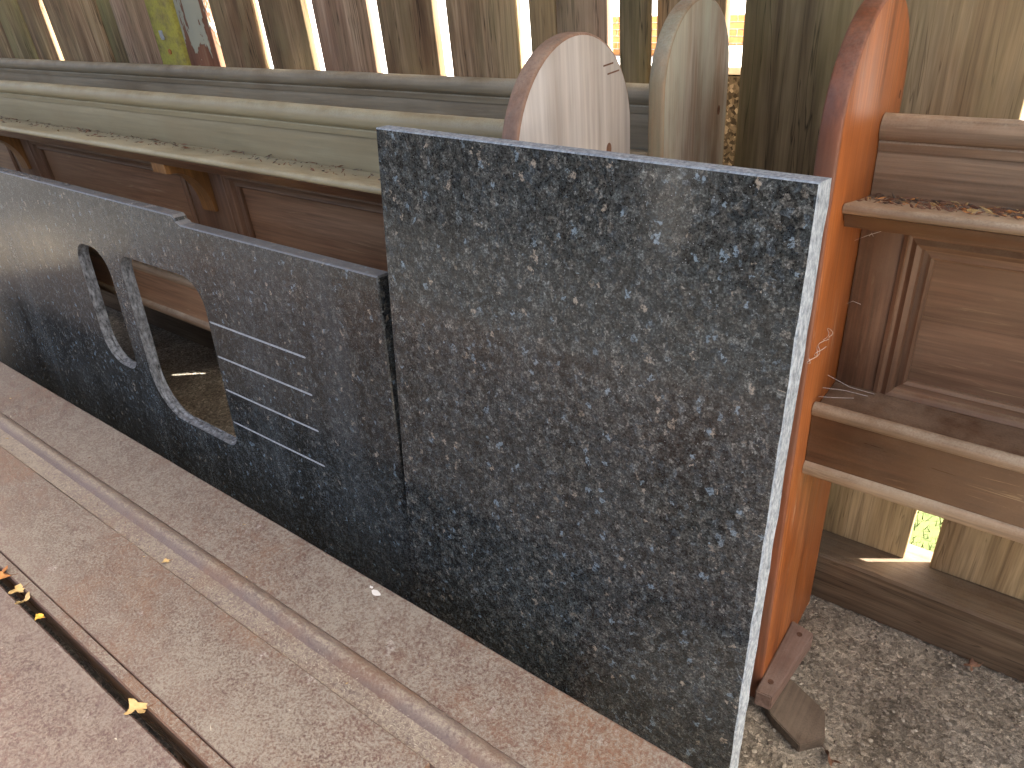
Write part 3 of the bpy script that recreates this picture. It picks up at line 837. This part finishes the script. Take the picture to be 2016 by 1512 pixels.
def sink_slab():
    T = 0.03
    bm = bmesh.new()
    outer = [(-3.6, -0.036), (-2.6, -0.031), (-1.9, -0.027), (-1.600, -0.0255), (-1.592, -0.020), (-1.589, -0.013), (-1.580, -0.011), (-1.574, -0.0065),
             (-1.2, -0.006), (-0.945, -0.0055), (-0.9425, -0.002), (-0.941, 0.2), (-0.940, 0.5), (-0.945, 0.947), (-3.6, 0.947)]
    small = rounded(-2.162, -1.990, 0.120, 0.476, (0.06, 0.075, 0.05, 0.085))
    big = rounded(-1.922, -1.548, 0.118, 0.572, (0.05, 0.075, 0.04, 0.12))
    grooves = []
    for s in (0.218, 0.307, 0.397, 0.489):
        grooves.append([(-1.541, s - 0.0025), (-1.30, s - 0.0025), (-1.196, s - 0.0025), (-1.193, s), (-1.196, s + 0.0025), (-1.30, s + 0.0025), (-1.541, s + 0.0025), (-1.545, s)])
    def loop(pts, d, inset=0.0):
        vs = [bm.verts.new(slab_pt(x, s, d)) for x, s in pts]
        es = [bm.edges.new((vs[k], vs[(k + 1) % len(vs)])) for k in range(len(vs))]
        return vs, es
    c = 0.0025
    # front face, set in by the chamfer
    def inset(pts, d):
        cx = sum(p[0] for p in pts) / len(pts); cy = sum(p[1] for p in pts) / len(pts)
        res = []
        n = len(pts)
        for k in range(n):
            a, b, q = pts[k - 1], pts[k], pts[(k + 1) % n]
            t = Vector((q[0] - a[0], q[1] - a[1])).normalized()
            nn = Vector((-t.y, t.x))
            if nn.dot(Vector((cx - b[0], cy - b[1]))) < 0:
                nn = -nn
            res.append((b[0] + nn.x * d, b[1] + nn.y * d))
        return res
    of = inset(outer, c)
    E = []
    vo, e = loop(of, 0); E += e
    vs_, e = loop(small, 0); E += e
    vb, e = loop(big, 0); E += e
    gl = []
    for g in grooves:
        vg, e = loop(g, 0); E += e; gl.append(vg)
    bmesh.ops.triangle_fill(bm, edges=E, use_beauty=True, normal=(0, -1, 0))
    vo2, e2 = loop(outer, c)
    vo3, e3 = loop(outer, T)
    vsb, es = loop(small, T); vbb, eb = loop(big, T)
    bmesh.ops.triangle_fill(bm, edges=e3 + es + eb, use_beauty=True, normal=(0, 1, 0))
    for f in bm.faces:
        f.material_index = 0
    def bridge(a, b, mi):
        for k in range(len(a)):
            f = bm.faces.new((a[k], a[(k + 1) % len(a)], b[(k + 1) % len(b)], b[k]))
            f.material_index = mi
    bridge(vo, vo2, 0); bridge(vo2, vo3, 0)
    # the saw-cut, chipped walls of the two bowls
    for (fr, bk, pts, sd) in ((vs_, vsb, small, 11), (vb, vbb, big, 23)):
        r = random.Random(sd)
        prev = fr
        for j in range(1, 5):
            d = T * j / 5
            inn = inset(pts, 0.001)
            row = []
            for (p, q) in zip(pts, inn):
                u = Vector((q[0] - p[0], q[1] - p[1])).normalized()
                k = 0.0055 * r.random() ** 1.5 - 0.002
                row.append(bm.verts.new(slab_pt(p[0] + u.x * k, p[1] + u.y * k, d + r.uniform(-0.001, 0.001))))
            bridge(prev, row, 1)
            prev = row
        bridge(prev, bk, 1)
    # sunk drainage grooves
    for vg, g in zip(gl, grooves):
        cs = sum(p[1] for p in g) / len(g)
        deep = [bm.verts.new(slab_pt(x, cs + (s - cs) * 0.55, 0.0030)) for x, s in g]
        bridge(vg, deep, 2)
        f = bm.faces.new(deep); f.material_index = 2
    o = obj('sink_slab', bm, [GRAN_SINK, ROUGH, GROOVE], None, (-2.2, 0.70, 0), 25)
    tag(o, 'long dusty dark granite worktop with two sink cut-outs and drainage grooves, leaning on edge', 'granite slab')
sink_slab()

def tall_slab():
    tl = Vector((-0.897, 0.800, 1.2085)); tr = Vector((-0.222, 0.800, 1.1975))
    lean = R(5.4)
    def at(x, z, d):
        s = (1.203 - z) / math.cos(lean)
        return Vector((x, 0.800 - s * math.sin(lean) + d * math.cos(lean), z - d * math.sin(lean)))
    zb = 0.004
    def edge(t, left):
        if left:
            return (-0.897 - 0.046 * t, 1.2085 + (zb - 1.2085) * t)
        return (-0.222 + 0.011 * t, 1.1975 + (zb - 1.1975) * t)
    N = 40
    bm = bmesh.new()
    T = 0.03
    r = random.Random(5)
    lay = []
    c = 0.002
    for d, ins in ((0.0, c), (c, 0.0), (T - c, 0.0), (T, c)):
        L = [edge(i / N, True) for i in range(N + 1)]; Rr = [edge(i / N, False) for i in range(N + 1)]
        pl = []
        for i, (x, z) in enumerate(L):
            pl.append((x + ins, z - (ins if i == 0 else -ins if i == N else 0)))
        pr_ = []
        for i, (x, z) in enumerate(Rr):
            pr_.append((x - ins + r.uniform(-0.0007, 0.0007), z - (ins if i == 0 else -ins if i == N else 0)))
        skew = 0.004 * d / T
        lay.append(([bm.verts.new(at(x, z, d)) for x, z in pl], [bm.verts.new(at(x + skew, z, d)) for x, z in pr_]))
    for j in range(3):
        (l0, r0), (l1, r1) = lay[j], lay[j + 1]
        for i in range(N):
            bm.faces.new((l0[i], l0[i + 1], l1[i + 1], l1[i]))
            f = bm.faces.new((r0[i], r0[i + 1], r1[i + 1], r1[i])); f.material_index = 1
        f = bm.faces.new((l0[0], r0[0], r1[0], l1[0])); f.material_index = 1; bm.faces.new((l0[N], r0[N], r1[N], l1[N]))
    for (l, q) in (lay[0], lay[3]):
        for i in range(N):
            bm.faces.new((l[i], l[i + 1], q[i + 1], q[i]))
    o = obj('granite_slab', bm, [GRAN_BIG, SAWN], None, (-0.56, 0.75, 0), 25)
    tag(o, 'tall rectangular polished dark granite slab with pale sawn edge, standing upright before the pews', 'granite slab')
tall_slab()

# ------------------------------------------------------------------ foreground pew seats
ZB = 0.42
seat = thing('dusty_bench', 'dusty red-brown bench with a rounded bead, running across the foreground before the slabs', 'bench', (-1.4, 0.38, 0))
x0, x1 = -3.6, 0.25
n = 90
obj('rear_board', sweep_x([(0.5865, ZB - 0.024), (0.5865, ZB - 0.002), (0.5845, ZB), (0.452, ZB), (0.452, ZB - 0.024)], x0, x1, n, 0.0012, 1), SEAT, seat)
bp = [(0.4515, ZB - 0.02), (0.4515, ZB - 0.0005)] + [(0.4515 - 0.036 * t, ZB - 0.0005 + 0.0085 * math.sin(math.pi * t) - 0.0035 * t) for t in [k / 14 for k in range(1, 15)]] + [(0.379, ZB - 0.003), (0.379, ZB - 0.02)]
obj('bead_moulding', sweep_x(bp, x0, x1, n, 0.001, 2), BEAD, seat)
obj('front_board', sweep_x([(0.3780, ZB - 0.022), (0.3780, ZB - 0.0005), (0.3765, ZB + 0.0012), (0.2065, ZB), (0.205, ZB - 0.0015), (0.205, ZB - 0.022)], x0, -0.548, n, 0.001, 3), SEAT, seat)
obj('edge_strip', sweep_x([(0.2041, ZB - 0.02), (0.2041, ZB - 0.003), (0.2025, ZB - 0.0012), (0.1865, ZB - 0.0012), (0.1838, ZB - 0.0035), (0.1832, ZB - 0.02)], x0, -0.548, n, 0.0008, 4), SEAT, seat)
obj('seat_apron', box(x0, -0.56, 0.188, 0.204, 0.30, ZB - 0.0205, 0.001), DARK_BROWN, seat)
for x in (-3.5, -2.3, -1.15, -0.62):
    obj('seat_support', box(x, x + 0.03, 0.215, 0.57, -0.004, ZB - 0.0245, 0.002), DARK_BROWN, seat)

seat2 = thing('dusty_bench', 'dusty maroon bench in the lower left corner, before the leaf-filled gap', 'bench', (-1.2, -0.1, 0))
obj('seat_board', sweep_x([(0.163, ZB - 0.03), (0.163, ZB - 0.004), (0.160, ZB), (0.112, ZB), (0.104, ZB + 0.0016), (-0.38, ZB + 0.001), (-0.38, ZB - 0.03)], -3.6, -0.40, n, 0.0012, 5), SEAT2, seat2)
for x in (-3.5, -2.0, -0.5):
    obj('seat_support', box(x, x + 0.03, -0.36, 0.13, -0.004, ZB - 0.0305, 0.002), DARK_BROWN, seat2)

bm = bmesh.new()
rr = random.Random(12)
for (cx, cy, a_, b_) in ((-0.856, 0.566, 0.013, 0.006), (-0.874, 0.571, 0.005, 0.003)):
    ring = [bm.verts.new((cx + a_ * math.cos(k * 0.6283) * rr.uniform(0.7, 1.1), cy + b_ * math.sin(k * 0.6283) * rr.uniform(0.7, 1.1), ZB + 0.0003)) for k in range(10)]
    top = bm.verts.new((cx, cy, ZB + 0.0012))
    for k in range(10):
        bm.faces.new((ring[k], ring[(k + 1) % 10], top))
obj('white_splash', bm, COPING, seat)

# ------------------------------------------------------------------ leaves and litter
def leaf(label, loc, size, rot, tilt, mat, seed, lobes=0.25, group=None):
    r = random.Random(seed)
    bm = bmesh.new()
    n = 18
    M = Matrix.Translation(loc) @ Matrix.Rotation(rot, 4, 'Z') @ Matrix.Rotation(tilt[0], 4, 'X') @ Matrix.Rotation(tilt[1], 4, 'Y')
    rings = []
    for j, q in enumerate((0.45, 1.0)):
        ring = []
        for k in range(n):
            a = 2 * math.pi * k / n
            rad = size * q * (0.75 + lobes * math.cos((3 + seed % 3) * a + seed) * (1 if q > 0.6 else 0.4) + 0.22 * r.uniform(-1, 1) * q)
            x = rad * math.cos(a) * 1.25; y = rad * math.sin(a) * 0.8
            z = 0.35 * size * math.sin(a * 2 + seed) * q * q + 0.25 * abs(y) * q
            ring.append(bm.verts.new(M @ Vector((x, y, z))))
        rings.append(ring)
    cv = bm.verts.new(M @ Vector((0, 0, 0)))
    for k in range(n):
        bm.faces.new((cv, rings[0][k], rings[0][(k + 1) % n]))
        bm.faces.new((rings[0][k], rings[1][k], rings[1][(k + 1) % n], rings[0][(k + 1) % n]))
    geom = bm.faces[:]
    ret = bmesh.ops.extrude_face_region(bm, geom=geom)
    bmesh.ops.translate(bm, vec=(0, 0, -0.0006), verts=[g for g in ret['geom'] if isinstance(g, bmesh.types.BMVert)])
    base = Vector(loc)
    o = obj('fallen_leaf', bm, mat, None, base, 50)
    tag(o, label, 'leaf', 'dry leaves caught in the seat gap')
    bs = bmesh.new()
    st = [M @ Vector((size * 0.9, 0, 0)), M @ Vector((size * 1.3, 0.1 * size, 0.1 * size)), M @ Vector((size * 1.8, 0.3 * size, 0.05 * size))]
    tube(bs, st, 0.0007, 5)
    obj('stalk', bs, LEAF_B, o)
    return o
leaf('curled orange-brown leaf at the left end of the seat gap', (-1.555, 0.176, ZB + 0.002), 0.020, 0.4, (0.5, 0.2), LEAF_O, 1)
leaf('pale torn leaf in the seat gap just above the golden leaf', (-1.435, 0.172, ZB + 0.002), 0.017, 2.4, (-0.4, 0.3), LEAF_Y, 2)
leaf('small pale leaf beside the curled orange leaf in the seat gap', (-1.475, 0.176, ZB + 0.003), 0.012, 1.2, (0.9, 0.1), LEAF_Y, 9)
leaf('small golden yellow leaf on the edge of the seat gap', (-1.358, 0.168, ZB + 0.004), 0.0115, 0.2, (0.1, -0.2), LEAF_G, 3, 0.05)
leaf('large pale crumpled leaf bridging the seat gap near the bottom edge', (-1.008, 0.172, ZB + 0.005), 0.017, 0.9, (0.2, 0.3), LEAF_Y, 4, 0.3)
leaf('small tan leaf scrap beside the seat bead', (-1.285, 0.387, ZB + 0.003), 0.0075, 0.9, (0.2, 0.2), LEAF_Y, 5, 0.1)
o = leaf('shrivelled brown leaf on the dirt at the bottom right', (-0.105, 0.985, 0.010), 0.018, 2.0, (0.7, 0.4), LEAF_B, 6, 0.3)
o = leaf('small dead leaf against the fence beam on the right', (0.075, 1.365, 0.010), 0.016, 0.6, (0.7, 0.2), LEAF_B, 7, 0.3)

def litter(name, label, cnt, fn, seed, mats, k_=1.0):
    r = random.Random(seed)
    bm = bmesh.new()
    for _ in range(cnt):
        p = Vector(fn(r)); s = (0.0012 + 0.0042 * r.random() ** 2) * k_
        a = r.uniform(0, 6.28); l = s * r.uniform(1, 3.2)
        d = Vector((math.cos(a), math.sin(a) * 0.6, r.uniform(-0.1, 0.45))).normalized()
        w = d.orthogonal().normalized() * s * 0.5; h = d.cross(w).normalized() * s * 0.35
        v = [bm.verts.new(p - d * l), bm.verts.new(p + w), bm.verts.new(p + d * l), bm.verts.new(p - w), bm.verts.new(p + h), bm.verts.new(p - h)]
        mi = r.randrange(len(mats))
        for k in range(4):
            f = bm.faces.new((v[k], v[(k + 1) % 4], v[4])); f.material_index = mi
            f = bm.faces.new((v[(k + 1) % 4], v[k], v[5])); f.material_index = mi
    o = obj(name, bm, mats)
    o['kind'] = 'stuff'; o['label'] = label; o['category'] = 'litter'
def on_shelf(yf, xa, xb):
    def f(r):
        t = r.random() ** 1.7
        v = 0.212 - 0.10 * t
        return (r.uniform(xa, xb), yf + v, 1.0395 + (0.217 - v) / 0.151 * 0.035 + 0.002 + 0.004 * r.random() * (1 - t))
    return f
litter('shelf_litter', 'brown leaf crumbs and chips heaped on the shelf of the orange-ended pew', 1100, on_shelf(1.04, -0.262, 0.5), 3, [LEAF_B, OFFCUT, LEAF_B, LEAF_B, OFFCUT, LEAF_O, LEAF_B, LEAF_B, LEAF_Y])
litter('dust_crumbs', 'dark crumbs along the back of the olive pew shelf', 420, on_shelf(0.83, -3.4, -0.75), 4, [LEAF_B, OFFCUT])
def on_seat(r):
    return (r.uniform(-2.6, -0.3), r.choice((r.uniform(0.38, 0.405), r.uniform(0.21, 0.58), r.uniform(-0.1, 0.15))), ZB + 0.0012)
litter('seat_crumbs', 'tiny pale crumbs strewn over the dusty benches', 260, on_seat, 5, [PEBBLES[1], PEBBLES[0], LEAF_B, PEBBLES[1], LEAF_Y], 0.5)
def on_trough(r):
    x = -0.75 + r.gauss(0, 0.30) if r.random() < 0.6 else r.uniform(-2.3, -0.3)
    return (x, 0.398 + r.gauss(0, 0.009), ZB - 0.0012 + 0.002 * r.random())
litter('sawdust', 'pale sawdust grains gathered in the trough beside the bench bead', 2600, on_trough, 6, [PEBBLES[1], PEBBLES[1], PEBBLES[0]], 0.28)

# cobweb fluff on the orange pew end and threads beneath the shelf
def web(name, label, paths, rad):
    t = thing(name, label, 'cobweb', Vector(paths[0][0]))
    for p in paths:
        bm = bmesh.new()
        tube(bm, p, rad, 4)
        obj('thread', bm, WEB, t)
    return t
XO = -0.2705
def loop_pts(cx, cz, ry, rz, a0, a1, n, x=XO, tilt=0.0):
    return [(x + 0.003 + 0.004 * math.sin(k), cx + ry * math.cos(R(a0 + (a1 - a0) * k / n)), cz + rz * math.sin(R(a0 + (a1 - a0) * k / n))) for k in range(n + 1)]
web('cobweb', 'small white cobweb fluff stuck on the orange pew end beside the slab', [loop_pts(1.09, 0.845, 0.030, 0.006, 0, 300, 14), loop_pts(1.055, 0.85, 0.03, 0.008, 150, 380, 12), loop_pts(1.12, 0.853, 0.014, 0.009, -60, 250, 12)], 0.0004)
web('cobweb', 'fine cobweb thread under the shelf of the orange-ended pew', [[(-0.269, 1.20, 0.985), (-0.255, 1.215, 0.990), (-0.23, 1.234, 0.998)], [(-0.252, 1.216, 0.989), (-0.250, 1.218, 0.994), (-0.246, 1.216, 0.990)],
    [(-0.269, 1.22, 0.865), (-0.262, 1.228, 0.868), (-0.25, 1.234, 0.862)]], 0.0003)
web('cobweb', 'cobweb threads in the corner above the lower rail of the orange-ended pew', [[(-0.269, 1.15, 0.735), (-0.24, 1.18, 0.722), (-0.19, 1.232, 0.69)], [(-0.269, 1.17, 0.75), (-0.235, 1.19, 0.725), (-0.20, 1.225, 0.702)],
    [(-0.269, 1.13, 0.728), (-0.25, 1.16, 0.715), (-0.225, 1.19, 0.705)]], 0.00035)
